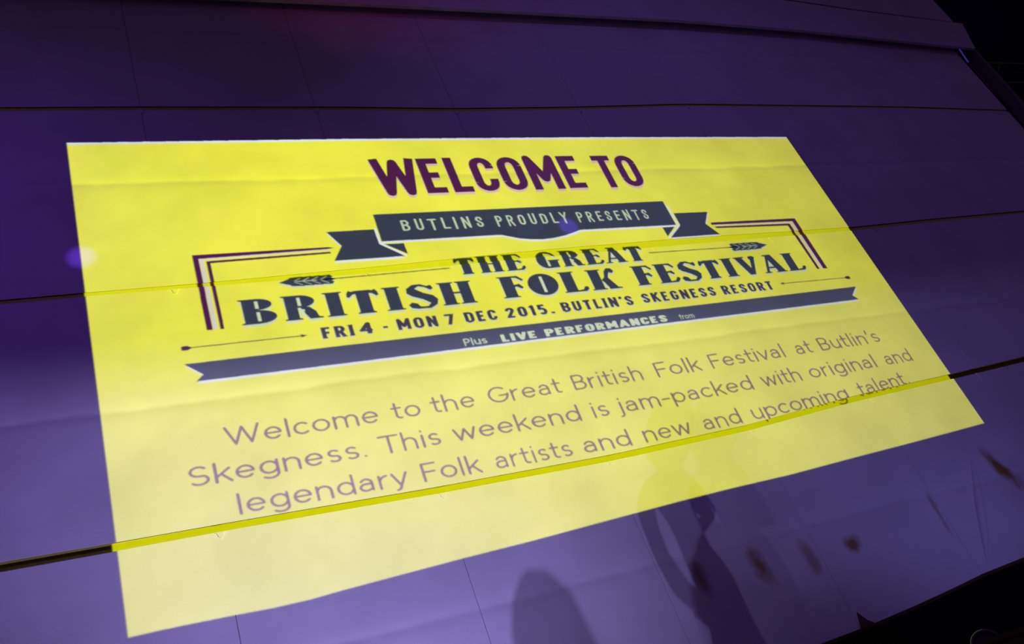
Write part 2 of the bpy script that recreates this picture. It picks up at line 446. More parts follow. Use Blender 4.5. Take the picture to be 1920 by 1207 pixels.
cg('K', .48, [(.09, 0), (.09, 1)], [(.42, 1), (.12, .48)], [(.20, .58), (.42, 0)])
cg('L', .38, [(.09, 1), (.09, .09), (.37, .09)])
cg('M', .62, [(.09, 0), (.09, .95), (.31, .30), (.53, .95), (.53, 0)])
cg('N', .50, [(.09, 0), (.09, .95), (.41, .05), (.41, 1)])
cg('O', .48, cap_o(.48))
cg('P', .46, [(.09, 0), (.09, .91), (.24, .91)] + arc(.24, .69, .14, .22, 90, -90, 6) + [(.12, .47)])
cg('R', .48, [(.09, 0), (.09, .91), (.24, .91)] + arc(.24, .70, .14, .21, 90, -90, 6) + [(.12, .49)], [(.24, .49), (.40, 0)])
cg('S', .45, [(.36, .70), (.35, .76)] + arc(.225, .76, .13, .15, 0, 180, 6) + [(.10, .66), (.35, .36), (.35, .25)] + arc(.225, .25, .13, .16, 0, -180, 6) + [(.09, .33)])
cg('T', .44, [(.02, .91), (.42, .91)], [(.22, .91), (.22, 0)])
cg('U', .47, [(.09, 1), (.09, .27)] + arc(.235, .27, .145, .18, 180, 360, 8) + [(.38, 1)])
cg('V', .50, [(.06, 1), (.25, .05), (.44, 1)])
cg('W', .72, [(.05, 1), (.19, .05), (.36, .90), (.53, .05), (.67, 1)])
cg('Y', .48, [(.05, 1), (.24, .50), (.43, 1)], [(.24, .5), (.24, 0)])
cg('0', .46, cap_o(.46))
cg('1', .26, [(.02, .80), (.16, .95), (.16, 0)])
cg('2', .45, [(.08, .70), (.09, .76)] + arc(.225, .75, .135, .16, 170, -10, 7) + [(.34, .62), (.09, .09), (.41, .09)])
cg('4', .48, [(.33, 0), (.33, .95), (.06, .32), (.46, .32)])
cg('5', .45, [(.37, .91), (.10, .91), (.09, .56), (.22, .60)] + arc(.22, .33, .14, .25, 80, -150, 9))
cg('7', .42, [(.03, .91), (.38, .91), (.18, 0)])
cg('.', .20, [(.10, .0), (.10, .19)])
cg('-', .34, [(.04, .42), (.30, .42)])
cg("'", .14, [(.08, 1), (.06, .74)])
cg(' ', .22)
SERIF = {  # short slab ends for the date line
    'A': [(0, 0), (.07, 0), (.14, 0), (.42, 0), (.49, 0), (.56, 0)], 'F': [(0, 0), (.22, 0)], 'R': [(0, 0), (.2, 0), (.34, 0), (.5, 0)],
    'I': [(-.03, 0), (.21, 0), (-.03, 1), (.21, 1)], 'M': [(0, 0), (.18, 0), (.44, 0), (.62, 0)], 'N': [(0, 0), (.18, 0), (.33, 1), (.50, 1)],
    'T': [(.11, 0), (.33, 0)], 'K': [(0, 0), (.18, 0), (.34, 0), (.5, 0), (.34, 1), (.5, 1)], 'L': [(0, 1), (.2, 1)], 'U': [(0, 1), (.2, 1), (.28, 1), (.47, 1)]}

# decorative fat face with hairline serifs: solids and light counters
F_ = {}
def fg(ch, w, solid, holes=()): F_[ch] = (w, solid, holes)
def stem(x0, x1, y0=0, y1=1, s=.07, t=.07):
    return [(x0 - s, y0), (x1 + s, y0), (x1 + s, y0 + t * .6), (x1, y0 + t), (x1, y1 - t), (x1 + s, y1 - t * .6), (x1 + s, y1), (x0 - s, y1), (x0 - s, y1 - t * .6), (x0, y1 - t), (x0, y0 + t), (x0 - s, y0 + t * .6)]
fg('I', .50, [stem(.08, .42)])
fg('T', .82, [[(.18, 0), (.64, 0), (.64, .05), (.58, .08), (.58, .84), (.66, .82), (.76, .70), (.82, .74), (.80, .90), (.74, 1.0), (.68, .95), (.60, .98), (.22, .98), (.14, .95), (.08, 1.0), (.02, .90), (0, .74), (.06, .70), (.16, .82), (.24, .84), (.24, .08), (.18, .05)]])
fg('H', .98, [stem(.08, .40), stem(.58, .90), [(.38, .47), (.60, .47), (.60, .55), (.38, .55)]])
fg('E', .80, [stem(.08, .44), [(.40, .93), (.40, 1), (.66, 1), (.80, .80), (.74, .74), (.60, .90)], [(.40, .46), (.52, .52), (.66, .40), (.72, .46), (.62, .62), (.40, .58)], [(.40, 0), (.70, 0), (.82, .14), (.80, .24), (.72, .26), (.62, .10), (.40, .07)]])
fg('F', .76, [stem(.08, .44), [(.40, .93), (.40, 1), (.62, 1), (.78, .80), (.72, .74), (.58, .90)], [(.40, .44), (.50, .50), (.64, .38), (.70, .44), (.60, .62), (.40, .58)]])
fg('L', .80, [stem(.08, .44), [(.40, 0), (.70, 0), (.80, .10), (.80, .22), (.70, .24), (.62, .10), (.40, .07)]])
def bowl(x0, cy, rx, ry, n=10): return [(x0, cy - ry)] + arc(x0 + .12, cy, rx, ry, -90, 90, n) + [(x0, cy + ry)]
fg('B', .90, [stem(.08, .36), bowl(.30, .77, .36, .23), bowl(.30, .27, .42, .27)], [[(.38, .60), (.46, .60), (.46, .90), (.38, .90)], [(.38, .10), (.46, .10), (.46, .46), (.38, .46)]])
fg('R', .92, [stem(.08, .36), bowl(.30, .74, .38, .26), [(.42, .52), (.64, .50), (.78, .30), (.82, .08), (.92, .06), (.92, 0), (.60, 0), (.52, .20)]], [[(.38, .56), (.46, .56), (.46, .90), (.38, .90)], [(.38, .06), (.44, .06), (.52, .40), (.38, .42)]])
fg('O', .92, [arc(.46, .5, .46, .52, 0, 360, 28)[:-1]], [[(.41, .12), (.50, .12), (.50, .88), (.41, .88)]])
fg('G', .96, [arc(.46, .5, .46, .52, 40, 330, 24) + [(.88, .48), (.52, .48), (.52, .42), (.46, .42), (.46, .90), (.60, .90), (.72, .72)]][:0] + [
    arc(.40, .5, .40, .52, 90, 270, 16), [(.38, -.02), (.60, -.01), (.76, .08), (.76, .10), (.38, .10)], [(.38, 1.02), (.56, 1.01), (.76, .90), (.86, .72), (.80, .68), (.62, .86), (.38, .92)], [(.50, 0), (.86, .0), (.86, .40), (.94, .42), (.94, .48), (.44, .48), (.44, .42), (.50, .40)]],
   [[(.40, .12), (.46, .12), (.46, .88), (.40, .88)]])
fg('A', .96, [[(.40, 1.0), (.62, 1.0), (.90, .06), (.98, .05), (.98, 0), (.52, 0), (.52, .05), (.58, .07), (.54, .24), (.26, .24), (.22, .07), (.30, .05), (.30, 0), (0, 0), (0, .05), (.10, .07), (.36, .92), (.26, .94), (.26, 1.0)]], [[(.29, .33), (.51, .33), (.41, .70)]])
fg('V', .90, [[(0, 1.0), (.44, 1.0), (.44, .94), (.36, .92), (.54, .36), (.66, .80), (.60, .92), (.66, 1.0), (.80, 1.02), (.90, .94), (.86, .86), (.58, .0), (.36, .0), (.06, .93), (0, .95)]])
fg('K', .98, [stem(.08, .42), [(.40, .44), (.54, .60), (.62, .90), (.72, 1.03), (.86, 1.02), (.94, .88), (.86, .76), (.76, .82), (.70, .70), (.66, .56), (.86, .08), (.98, .06), (.98, 0), (.56, 0), (.56, .10), (.44, .42)]], [[(.43, .08), (.50, .08), (.50, .30), (.44, .42)]])
fg('S', .80, [[(.70, .74), (.78, .80), (.74, .96), (.62, .93), (.46, 1.03), (.24, 1.02), (.06, .86), (.04, .66), (.16, .52), (.42, .36), (.60, .18), (.50, .05), (.30, .06), (.24, .20), (.10, .26), (0, .16), (.06, .02), (.22, -.03), (.56, -.04), (.76, .10), (.82, .32), (.72, .50), (.48, .64), (.28, .84), (.40, .94), (.56, .88)]], [])
fg(' ', .46, [])

def tri_poly(pts):
    if len(pts) == 3: return [tuple(pts)]
    t = tessellate_polygon([[Vector((x, y, 0)) for x, y in pts]])
    return [tuple(pts[i] for i in tr) for tr in t]

def stroke_tris(line, hw, round_end=True):
    out = []
    n = len(line)
    def disc(c):
        p = [(c[0] + hw * math.cos(2 * math.pi * i / 8), c[1] + hw * math.sin(2 * math.pi * i / 8)) for i in range(8)]
        for i in range(1, 7): out.append((p[0], p[i], p[i + 1]))
    for i in range(n - 1):
        (x0, y0), (x1, y1) = line[i], line[i + 1]
        d = math.hypot(x1 - x0, y1 - y0)
        if d < 1e-6: continue
        nx, ny = -(y1 - y0) / d * hw, (x1 - x0) / d * hw
        a, b, c, e = (x0 + nx, y0 + ny), (x1 + nx, y1 + ny), (x1 - nx, y1 - ny), (x0 - nx, y0 - ny)
        out += [(a, b, c), (a, c, e)]
        if i > 0:
            px, py_ = line[i - 1]; pd = max(math.hypot(x0 - px, y0 - py_), 1e-9)
            cs = ((x1 - x0) * (x0 - px) + (y1 - y0) * (y0 - py_)) / max(d * pd, 1e-9)
            if not round_end and abs(cs) < .3:       # square outer corner
                ex, ey = (x0 - px) / pd * hw, (y0 - py_) / pd * hw
                bx, by = -(x1 - x0) / d * hw, -(y1 - y0) / d * hw
                q = [(x0, y0), (x0 + ex, y0 + ey), (x0 + ex + bx, y0 + ey + by), (x0 + bx, y0 + by)]
                out.extend([(q[0], q[1], q[2]), (q[0], q[2], q[3])])
            else: disc((x0, y0))
    if round_end: disc(line[0]); disc(line[-1])
    return out

def word_glyphs(text, face, hw=.055, track=.10, rnd=True, serif=False):
    """-> list of (tris, hole tris), total width, in cap-height units"""
    x = 0; out = []
    for ch in text:
        if face is F_:
            w, solid, holes = face[ch]
            t = [tr for p in solid for tr in tri_poly(p)]; h = [tr for p in holes for tr in tri_poly(p)]
        else:
            w, strokes = face[ch]
            t = [tr for s in strokes for tr in stroke_tris(s, hw, rnd)]; h = []
            if serif and ch in SERIF:
                s = SERIF[ch]
                for i in range(0, len(s) - 1, 2):
                    y = hw * .6 if s[i][1] == 0 else 1 - hw * .6
                    t += stroke_tris([(s[i][0], y), (s[i + 1][0], y)], hw * .6, False)
        if t:
            out.append(([tuple((a + x, b) for a, b in tr) for tr in t], [tuple((a + x, b) for a, b in tr) for tr in h]))
        x += w + track
    return out, x - track

# palette of the slide (light colours, relative to full beam)
PAL = [(0, 0, 0), (1.0, .965, .012), (.070, .004, .012), (.022, .048, .022), (.28, .165, .03), (.035, .038, .010), (.90, .95, .90), (.74, .84, .50), (.85, .62, .42), (.040, .066, .035), (.86, .92, .94), (.60, .74, .46), (.84, .80, .58)]
YEL, MAR, NAVY, BODY, DATE, WHITE, PALE, PINK, RIB, EDGE, BTX, FRW = 1, 2, 3, 4, 5, 6, 7, 8, 9, 10, 11, 12

PAINT = []       # (colour, triangles in wall coordinates), back to front
SHEETS = []      # (name, triangles, layer, label)
TINT = {('letter', MAR): 'maroon title letter', ('letter', NAVY): 'dark navy decorated festival name letter', ('letter', BODY): 'thin purple grey welcome text letter',
        ('letter', DATE): 'dark slab date line letter', ('letter', BTX): 'pale green banner letter', ('letter', PALE): 'pale letter on the grey lower ribbon',
        ('ribbon_banner', NAVY): 'dark navy banner across the slide', ('ribbon_strip', RIB): 'grey swallow-tailed lower ribbon', ('white_top_edge', EDGE): 'thin white line along the top of the slide',
        ('frame_line', MAR): 'maroon frame line', ('wheat_ear', NAVY): 'dark navy wheat ear'}
def item(color, tris, name=None, layer=1, shadow=None, sc=PALE, label=None):
    if shadow:
        PAINT.append((sc, [tuple((a + shadow[0], b + shadow[1]) for a, b in t) for t in tris]))
    PAINT.append((color, tris))
    if name: SHEETS.append((name, tris, layer, label or TINT.get((name, color))))

def word(text, face, u0, v0, u1, v1, h, color, hw=.055, track=.10, rnd=True, serif=False, shadow=None, sc=PALE, layer=1):
    gl, w = word_glyphs(text, face, hw, track, rnd, serif)
    sx = (u1 - u0) / w; sl = (v1 - v0) / w
    f = lambda t: [tuple((u0 + a * sx, v0 + a * sl + b * h) for a, b in tr) for tr in t]
    if shadow:
        for t, hh in gl: item(sc, [tuple((a + shadow[0], b + shadow[1]) for a, b in tr) for tr in f(t)])
    for t, hh in gl:
        item(color, f(t), 'letter', layer)
        if hh: item(PALE, f(hh))

P = lambda pts: tri_poly(pts)
BEDGE = [(.0294, .3454), (.0754, .3452), (.1287, .3437), (.1787, .3417), (.2137, .3418), (.2501, .3438), (.3264, .3467), (.401, .3494), (.4951, .3518), (.5975, .3559), (.7264, .3608), (.819, .363), (.917, .3639), (1.0462, .3686), (1.1625, .3722), (1.2754, .3763), (1.3487, .3792)]
TEDGE = [(.0294, 1.0565), (.4242, 1.0597), (.8801, 1.0592), (1.3495, 1.0555)]
fe = interp(BEDGE); te = interp(TEDGE)
FU = sorted(set([p[0] for p in BEDGE] + [.0294 + i * .066 for i in range(21)]))
FIELD = []
for a, b in zip(FU[:-1], FU[1:]):
    FIELD += [((a, fe(a)), (b, fe(b)), (b, te(b))), ((a, fe(a)), (b, te(b)), (a, te(a)))]
PAINT.append((YEL, FIELD))
TW = []
for a, b in zip(FU[:-1], FU[1:]):
    TW += [((a, te(a)), (b, te(b)), (b, te(b) + .0042)), ((a, te(a)), (b, te(b) + .0042), (a, te(a) + .0048))]
item(EDGE, TW, 'white_top_edge', 1)

# title
SH = (-.0012, -.0055)
word('WELCOME', C_, .4585, .9392, .8340, .9392, .079, MAR, hw=.078, track=.060, rnd=False, shadow=SH, sc=PINK)
word('TO', C_, .8625, .9385, .9520, .9378, .079, MAR, hw=.078, track=.055, rnd=False, shadow=SH, sc=PINK)
# banner with folded tails
ban = [(.4342, .9006), (.9652, .9013), (.9652, .8452), (.7738, .8467), (.7580, .8418), (.7417, .8371), (.7190, .8330), (.6979, .8317), (.6780, .8332), (.6590, .8363), (.6430, .8415), (.6294, .8460), (.4335, .8468)]
lt = [(.3557, .8709), (.4290, .8715), (.4290, .8435), (.4613, .8164), (.3549, .8161), (.3718, .8430)]
rt = [(.9735, .8720), (1.0465, .8712), (1.0276, .8438), (1.0451, .8180), (.9403, .8176), (.9735, .8448)]
for p in (lt, rt): item(NAVY, P(p), 'ribbon_tail', 1, (0, -.0042), WHITE)
lf = [(.4364, .8414), (.4663, .8411), (.4668, .8200)]; rf = [(.9344, .8422), (.9604, .8417), (.9353, .8209)]
item(NAVY, P(lf), 'ribbon_fold', 2); item(NAVY, P(rf), 'ribbon_fold', 2)
item(WHITE, stroke_tris([(.4300, .8715), (.4305, .8432), (.4640, .8175)], .0020))
item(WHITE, stroke_tris([(.9690, .8880), (.9700, .8432), (.9375, .8180)], .0018))
item(NAVY, P(ban), 'ribbon_banner', 2, (.0006, -.0040), WHITE)
for text, a, b, va, vb in (('BUTLINS', .4715, .6085, .8645, .8642), ('PROUDLY', .6300, .7610, .8642, .8636), ('PRESENTS', .7790, .9195, .8636, .8620)):
    word(text, C_, a, va, b, vb, .0225, BTX, hw=.060, track=.28, layer=3)
# frame lines
def bar(pts, w, c, name=None): item(c, stroke_tris(pts, w / 2, False), name, 1)
item(FRW, P([(.1722, .8353), (.3510, .8388), (.3510, .8362), (.1775, .8324)]) + P([(.1724, .8350), (.1785, .8318), (.1782, .7160), (.1722, .7158)]))
item(MAR, P([(.1648, .8423), (.3519, .8422), (.3600, .8402), (.3519, .8388), (.1722, .8351), (.1718, .7163), (.1644, .7163)]), 'frame_line', 1)
item(MAR, P([(.1813, .8302), (.3530, .8335), (.3530, .8302), (.1865, .8263), (.1862, .7158), (.1813, .7160)]), 'frame_line', 1)
item(FRW, P([(1.0450, .8402), (1.2232, .8374), (1.2235, .7240), (1.2180, .7238), (1.2170, .8345), (1.0450, .8378)]))
item(MAR, P([(1.0400, .8459), (1.2337, .8442), (1.2338, .7231), (1.2240, .7238), (1.2238, .8375), (1.0390, .8404)]), 'frame_line', 1)
item(MAR, P([(1.0437, .8362), (1.2140, .8325), (1.2156, .7235), (1.2098, .7236), (1.2070, .8278), (1.0457, .8322)]), 'frame_line', 1)
# wheat ears and their stems
def wheat(x0, x1, yc, tipside, stem_to):
    tip, tail = (x0, x1) if tipside < 0 else (x1, x0)
    L = abs(x1 - x0); s = 1 if tail > tip else -1
    t = []
    t += P([(tip, yc), (tip + s * L * .22, yc + .0065), (tip + s * L * .30, yc), (tip + s * L * .22, yc - .0065)])
    for k in range(4):
        x = tip + s * L * (.16 + k * .165)
        for sg in (1, -1):
            t += P([(x, yc + sg * .0004), (x + s * L * .05, yc + sg * .0075), (x + s * L * .27, yc + sg * .0086), (x + s * L * .31, yc + sg * .0045), (x + s * L * .22, yc + sg * .0004)])
    t += P([(tail, yc), (tail - s * L * .22, yc + .0070), (tail - s * L * .34, yc), (tail - s * L * .22, yc - .0070)])
    item(NAVY, t, 'wheat_ear', 1, (-.0008, -.0032), PALE)
    for k in range(4):
        x = tip + s * L * (.27 + k * .155)
        item(PALE, stroke_tris([(x, yc + .0010), (x + s * L * .13, yc + .0062)], .00035) + stroke_tris([(x, yc - .0010), (x + s * L * .13, yc - .0062)], .00035))
    item(DATE, stroke_tris([(tail - s * L * .2, yc), stem_to], .0008, False), 'wheat_stem', 1)
wheat(.2693, .3490, .7840, -1, (.5230, .7876))
wheat(1.0480, 1.1330, .7870, 1, (.8800, .7884))
# festival name
S2 = (-.0010, -.0045)
word('THE', F_, .5330, .7735, .6470, .7735, .0325, NAVY, track=.07, shadow=S2)
word('GREAT', F_, .6700, .7732, .8700, .7732, .0325, NAVY, track=.07, shadow=S2)
word('BRITISH', F_, .2090, .7186, .5475, .7204, .0412, NAVY, track=.09, shadow=S2)
word('FOLK', F_, .5900, .7228, .7990, .7221, .0404, NAVY, track=.09, shadow=S2)
word('FESTIVAL', F_, .8290, .7233, 1.1875, .7250, .0398, NAVY, track=.09, shadow=S2)
# date line
for text, a, b, va in (('FRI', .3085, .3520, .6845), ('4', .3610, .3795, .6853), ('-', .3930, .4020, .6855), ('MON', .4150, .4745, .6858), ('7', .4860, .4995, .6862),
                       ('DEC', .5170, .5675, .6863), ('2015.', .5828, .6627, .6868), ("BUTLIN'S", .6765, .8050, .6872), ('SKEGNESS', .8235, .9680, .6888), ('RESORT', .9830, 1.0905, .6892)):
    word(text, C_, a, va, b, va + (b - a) * .003, .0184, DATE, hw=.092, track=.17, rnd=False, serif=True, shadow=(-.0010, -.0022))
# thin arrows
def arrow(a, b, y0, y1, dot):
    s = 1 if b > a else -1
    t = stroke_tris([(a, y0), (b, y1)], .0007, False)
    t += P([(b, y1), (b - s * .0095, y1 + .0032), (b - s * .007, y1), (b - s * .0095, y1 - .0032)])
    if dot: t += P([(a - s * .001, y0 - .0030), (a + s * .006, y0 - .0036), (a + s * .013, y0), (a + s * .006, y0 + .0036), (a - s * .001, y0 + .0030)])
    item(MAR, t, 'arrow', 1)
arrow(.1306, .2885, .6918, .6928, True)
arrow(1.2700, 1.1090, .6988, .7000, True)
# lower ribbon
rib = [(.1297, .6680), (.3295, .6704), (.8899, .6741), (1.2707, .6777), (1.2499, .6600), (1.2580, .6500), (.8758, .6471), (.3227, .6421), (.1402, .6410), (.1500, .6500)]
item(RIB, P(rib), 'ribbon_strip', 1, (.0010, -.0036), WHITE)
word('Plus', dict(B_, P=(.66, ([(.1, 0), (.1, .95), (.36, .95)] + arc(.36, .70, .22, .25, 90, -90, 7) + [(.1, .45)],))), .5010, .6478, .5370, .6484, .0115, BTX, hw=.08, track=.10, layer=2)
word('LIVE PERFORMANCES', C_, .5600, .6470, .8490, .6498, .0125, PALE, hw=.105, track=.14, rnd=False, layer=2)
word('from', dict(B_, f=(.42, ([(.17, 0), (.17, .75)] + arc(.31, .75, .14, .18, 180, 80, 5), [(.02, .64), (.38, .64)]))), .8735, .6508, .9020, .6512, .0095, BTX, hw=.07, track=.10, layer=2)
# body text
hB = .0250
def base(pts):
    f = interp(pts); return f
b1 = base([(.16, .5455), (.30, .5472), (.50, .5500), (.75, .5535), (1.0, .5565), (1.25, .5600)])
b2 = base([(.11, .5000), (.32, .5020), (.45, .5030), (.63, .5040), (.94, .5092), (1.03, .5108), (1.29, .5145)])
b3 = base([(.155, .4570), (.38, .4556), (.46, .4547), (.69, .4540), (.79, .4552), (.91, .4580), (1.13, .4655), (1.25, .4735)])
LINES = [(b1, [('Welcome', .1600, .3510), ('to', .3690, .4080), ('the', .4235, .4865), ('Great', .5065, .6205), ('British', .6385, .7590), ('Folk', .7815, .8650), ('Festival', .8835, 1.0345), ('at', 1.0575, 1.0930), ("Butlin's", 1.1095, 1.2475)]),
         (b2, [('Skegness.', .1110, .3240), ('This', .3405, .4225), ('weekend', .4405, .6320), ('is', .6500, .6785), ('jam-packed', .6950, .9405), ('with', .9600, 1.0400), ('original', 1.0575, 1.2060), ('and', 1.2267, 1.2900)]),
         (b3, [('legendary', .1580, .3640), ('Folk', .3815, .4620), ('artists', .4825, .5975), ('and', .6140, .6915), ('new', .7120, .7945), ('and', .8168, .8880), ('upcoming', .9090, 1.1090), ('talent.', 1.1340, 1.2515)])]
for bl, ws in LINES:
    for text, a, b in ws:
        word(text, B_, a, bl(a), b, bl(b), hB, BODY, hw=.050, track=.085, shadow=(.0008, -.0016) if False else None)

# ------------------------------------------------------------------ the slide projector: a lamp whose picture is painted here from the shapes above
U0, U1, V0, V1 = .0250, 1.3540, .3350, 1.0660
SSX = 4480; SSY = int(SSX * (V1 - V0) / (U1 - U0)) // 2 * 2
idx = np.zeros((SSY, SSX), np.uint8)
KX = SSX / (U1 - U0); KY = SSY / (V1 - V0)
def raster(tr, c):
    p = [((a - U0) * KX, (b - V0) * KY) for a, b in tr]
    (ax, ay), (bx, by), (cx, cy) = p
    ar = (bx - ax) * (cy - ay) - (by - ay) * (cx - ax)
    if abs(ar) < 1e-9: return
    if ar < 0: (bx, by), (cx, cy) = (cx, cy), (bx, by)
    x0 = max(0, int(min(ax, bx, cx))); x1 = min(SSX, int(max(ax, bx, cx)) + 2)
    y0 = max(0, int(min(ay, by, cy))); y1 = min(SSY, int(max(ay, by, cy)) + 2)
    if x0 >= x1 or y0 >= y1: return
    X = np.arange(x0, x1, dtype=np.float32)[None, :] + .5; Y = np.arange(y0, y1, dtype=np.float32)[:, None] + .5
    m = ((bx - ax) * (Y - ay) - (by - ay) * (X - ax) >= -1e-3) & ((cx - bx) * (Y - by) - (cy - by) * (X - bx) >= -1e-3) & ((ax - cx) * (Y - cy) - (ay - cy) * (X - cx) >= -1e-3)
    idx[y0:y1, x0:x1][m] = c
for c, ts in PAINT:
    for t in ts: raster(t, c)
pal = np.array(PAL, np.float32)
IW, IH = SSX // 2, SSY // 2
img = np.zeros((IH, IW, 3), np.float32)
for dy in (0, 1):
    for dx in (0, 1):
        img += pal[idx[dy::2, dx::2]] * .25
def blur(a, s):
    r = int(s * 3) + 1; k = np.exp(-np.arange(-r, r + 1) ** 2 / (2 * s * s)); k /= k.sum()
    for ax in (0, 1):
        o = np.zeros_like(a)
        for i, w in enumerate(k): o += np.roll(a, i - r, ax) * w
        a = o
    return a
img = blur(img, 1.15)
# pixel grid of the projector, very faint
yy = np.arange(IH)[:, None, None]; xx = np.arange(IW)[None, :, None]
img *= 1 - .03 * ((yy % 3) == 0) - .015 * ((xx % 3) == 0)
# light falloff painted into the picture colours: strongest towards the upper left
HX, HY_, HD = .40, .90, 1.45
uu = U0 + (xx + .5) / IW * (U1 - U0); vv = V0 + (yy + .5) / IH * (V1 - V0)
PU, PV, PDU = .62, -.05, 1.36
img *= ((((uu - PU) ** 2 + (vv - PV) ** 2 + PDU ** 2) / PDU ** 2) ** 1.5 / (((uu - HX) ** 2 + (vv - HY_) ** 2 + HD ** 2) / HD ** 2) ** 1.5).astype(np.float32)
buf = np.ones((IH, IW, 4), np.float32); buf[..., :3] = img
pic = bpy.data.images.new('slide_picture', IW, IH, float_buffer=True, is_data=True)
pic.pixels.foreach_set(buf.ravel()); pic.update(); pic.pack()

PX, PY, PZ = .62 * D, -.36 * D, EYE - .05 * D
PD = WY - PY
pl = bpy.data.lights.new('slide_projector_light', 'SPOT')
pl.energy = 4330; pl.spot_size = math.radians(95); pl.spot_blend = 0; pl.shadow_soft_size = 0
pl.color = (1, 1.03, 1); pl.use_nodes = True
po = bpy.data.objects.new('slide_projector_light', pl); COL.objects.link(po)
po.location = (PX, PY, PZ); po.rotation_euler = (math.radians(90), 0, 0)
nt = pl.node_tree; em = nt.nodes['Emission']
tc = N(nt, 'ShaderNodeTexCoord'); sp = N(nt, 'ShaderNodeSeparateXYZ'); nt.links.new(tc.outputs['Normal'], sp.inputs[0])
az = mth(nt, 'ABSOLUTE', sp.outputs[2])
sx = mth(nt, 'DIVIDE', sp.outputs[0], az); sy = mth(nt, 'DIVIDE', sp.outputs[1], az)
wx = mth(nt, 'DIVIDE', mth(nt, 'SUBTRACT', mth(nt, 'ADD', mth(nt, 'MULTIPLY', sx, PD), PX), U0 * D), (U1 - U0) * D)
wz = mth(nt, 'DIVIDE', mth(nt, 'SUBTRACT', mth(nt, 'ADD', mth(nt, 'MULTIPLY', sy, PD), PZ), EYE + V0 * D), (V1 - V0) * D)
cb = N(nt, 'ShaderNodeCombineXYZ'); nt.links.new(wx, cb.inputs[0]); nt.links.new(wz, cb.inputs[1])
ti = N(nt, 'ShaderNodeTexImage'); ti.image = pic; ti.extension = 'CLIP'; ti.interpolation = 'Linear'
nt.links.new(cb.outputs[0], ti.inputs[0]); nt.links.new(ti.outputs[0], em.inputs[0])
em.inputs[1].default_value = 1.0

# ------------------------------------------------------------------ the projected slide as it lies on the cloth (field, ribbons, every letter)
slide = empty('projected_slide', W(.69, .36, WY - .001))
tag(slide, 'large yellow projected welcome slide with festival lettering on the white panelled wall', 'projection')
GAPS = [(L1B, L1T), (L2B, L2T), (L3B, L3T)]
def clip_half(poly, f):
    out = []
    for i in range(len(poly)):
        a, b = poly[i], poly[(i + 1) % len(poly)]
        fa, fb = f(a), f(b)
        if fa >= 0: out.append(a)
        if (fa >= 0) != (fb >= 0):
            t = fa / (fa - fb); out.append((a[0] + (b[0] - a[0]) * t, a[1] + (b[1] - a[1]) * t))
    return out
def sheet(name, tris, layer, label=None):
    us = [p[0] for t in tris for p in t]; vs_ = [p[1] for t in tris for p in t]
    verts = []; faces = []; mi = []
    if name != 'slide_field' and name != 'white_top_edge':      # one clean outline: merge overlapping pieces of a glyph
        K = 100.0
        vv = [Vector((a * K, b * K)) for t in tris for a, b in t]
        r = delaunay_2d_cdt(vv, [], [[3 * i, 3 * i + 1, 3 * i + 2] for i in range(len(tris))], 1, 1e-5)
        tris = [[(r[0][i].x / K, r[0][i].y / K) for i in f_] for f_ in r[2]]
    for t in tris:
        c = sum(p[0] for p in t) / 3
        pieces = [(list(t), 0)]
        for gi, (lo, hi) in enumerate(GAPS):
            l0, h0 = lo(c), hi(c)
            if max(p[1] for p in t) < l0 or min(p[1] for p in t) > h0: continue
            nxt = []
            for q, g in pieces:
                if g: nxt.append((q, g)); continue
                nxt.append((clip_half(q, lambda p: lo(p[0]) - p[1]), 0))
                nxt.append((clip_half(clip_half(q, lambda p: p[1] - lo(p[0])), lambda p: hi(p[0]) - p[1]), GAPD[gi]))
                nxt.append((clip_half(q, lambda p: p[1] - hi(p[0])), 0))
            pieces = [(q, g) for q, g in nxt if len(q) >= 3]
        for q, g in pieces:
            y = WY + g - .0012 * layer - (.001 if g else 0)
            n = len(verts); verts += [W(a, b, y) for a, b in q]
            faces.append(tuple(range(n, n + len(q)))); mi.append(1 if g else 0)
    o = obj(name, verts, faces, [FABRIC, WEBBING] if 1 in mi else FABRIC)
    if 1 in mi: o.data.polygons.foreach_set('material_index', mi)
    keep(o, slide)
    if label: o['label'] = label
    return o
sheet('slide_field', FIELD, 1, 'plain yellow field of the slide')
for name, tris, layer, label in SHEETS:
    sheet(name, tris, layer + 1, label)

# ------------------------------------------------------------------ stage lamps in their hooded batten (below the frame, they light the wall)
lb = tag(empty('floor_light_batten', (1.4, LAMP_Y, STAGE)), 'black hooded row of floor lamps on the stage shining up at the wall', 'stage light')
slope = (EYE + .668 * D - LAMP_Z) / (WY - LAMP_Y)
fy = LAMP_Y + .10; fz = LAMP_Z + slope * .10
mb = MB(); mb.box((.6, LAMP_Y - .12, STAGE), (2.2, LAMP_Y + .10, STAGE + .035), .004); keep(mb.build('base', DARKMETAL), lb)
mb = MB(); mb.box((.6, LAMP_Y - .13, STAGE), (2.2, LAMP_Y - .11, fz + .012), .002); keep(mb.build('back_plate', DARKMETAL), lb)
mb = MB(); mb.box((.6, LAMP_Y - .12, fz), (2.2, fy, fz + .010), .0); keep(mb.build('hood', DARKMETAL), lb)
for lx in LAMP_X:
    mb = MB(); mb.lathe((lx, LAMP_Y - .01, STAGE + .035), (0, 0, 1), [(.03, 0), (.03, .03), (.045, .05), (.05, .068), (0, .068)], 20)
    keep(mb.build('lamp', LENSM), lb)
lb2 = tag(empty('floor_light_batten', (8.2, LAMP_Y, STAGE)), 'added black hooded fill lamp further right on the stage', 'stage light')
mb = MB(); mb.box((7.9, LAMP_Y - .12, STAGE), (8.5, LAMP_Y + .10, STAGE + .035), .004); keep(mb.build('base', DARKMETAL), lb2)
mb = MB(); mb.box((7.9, LAMP_Y - .13, STAGE), (8.5, LAMP_Y - .11, fz + .012), .002); keep(mb.build('back_plate', DARKMETAL), lb2)
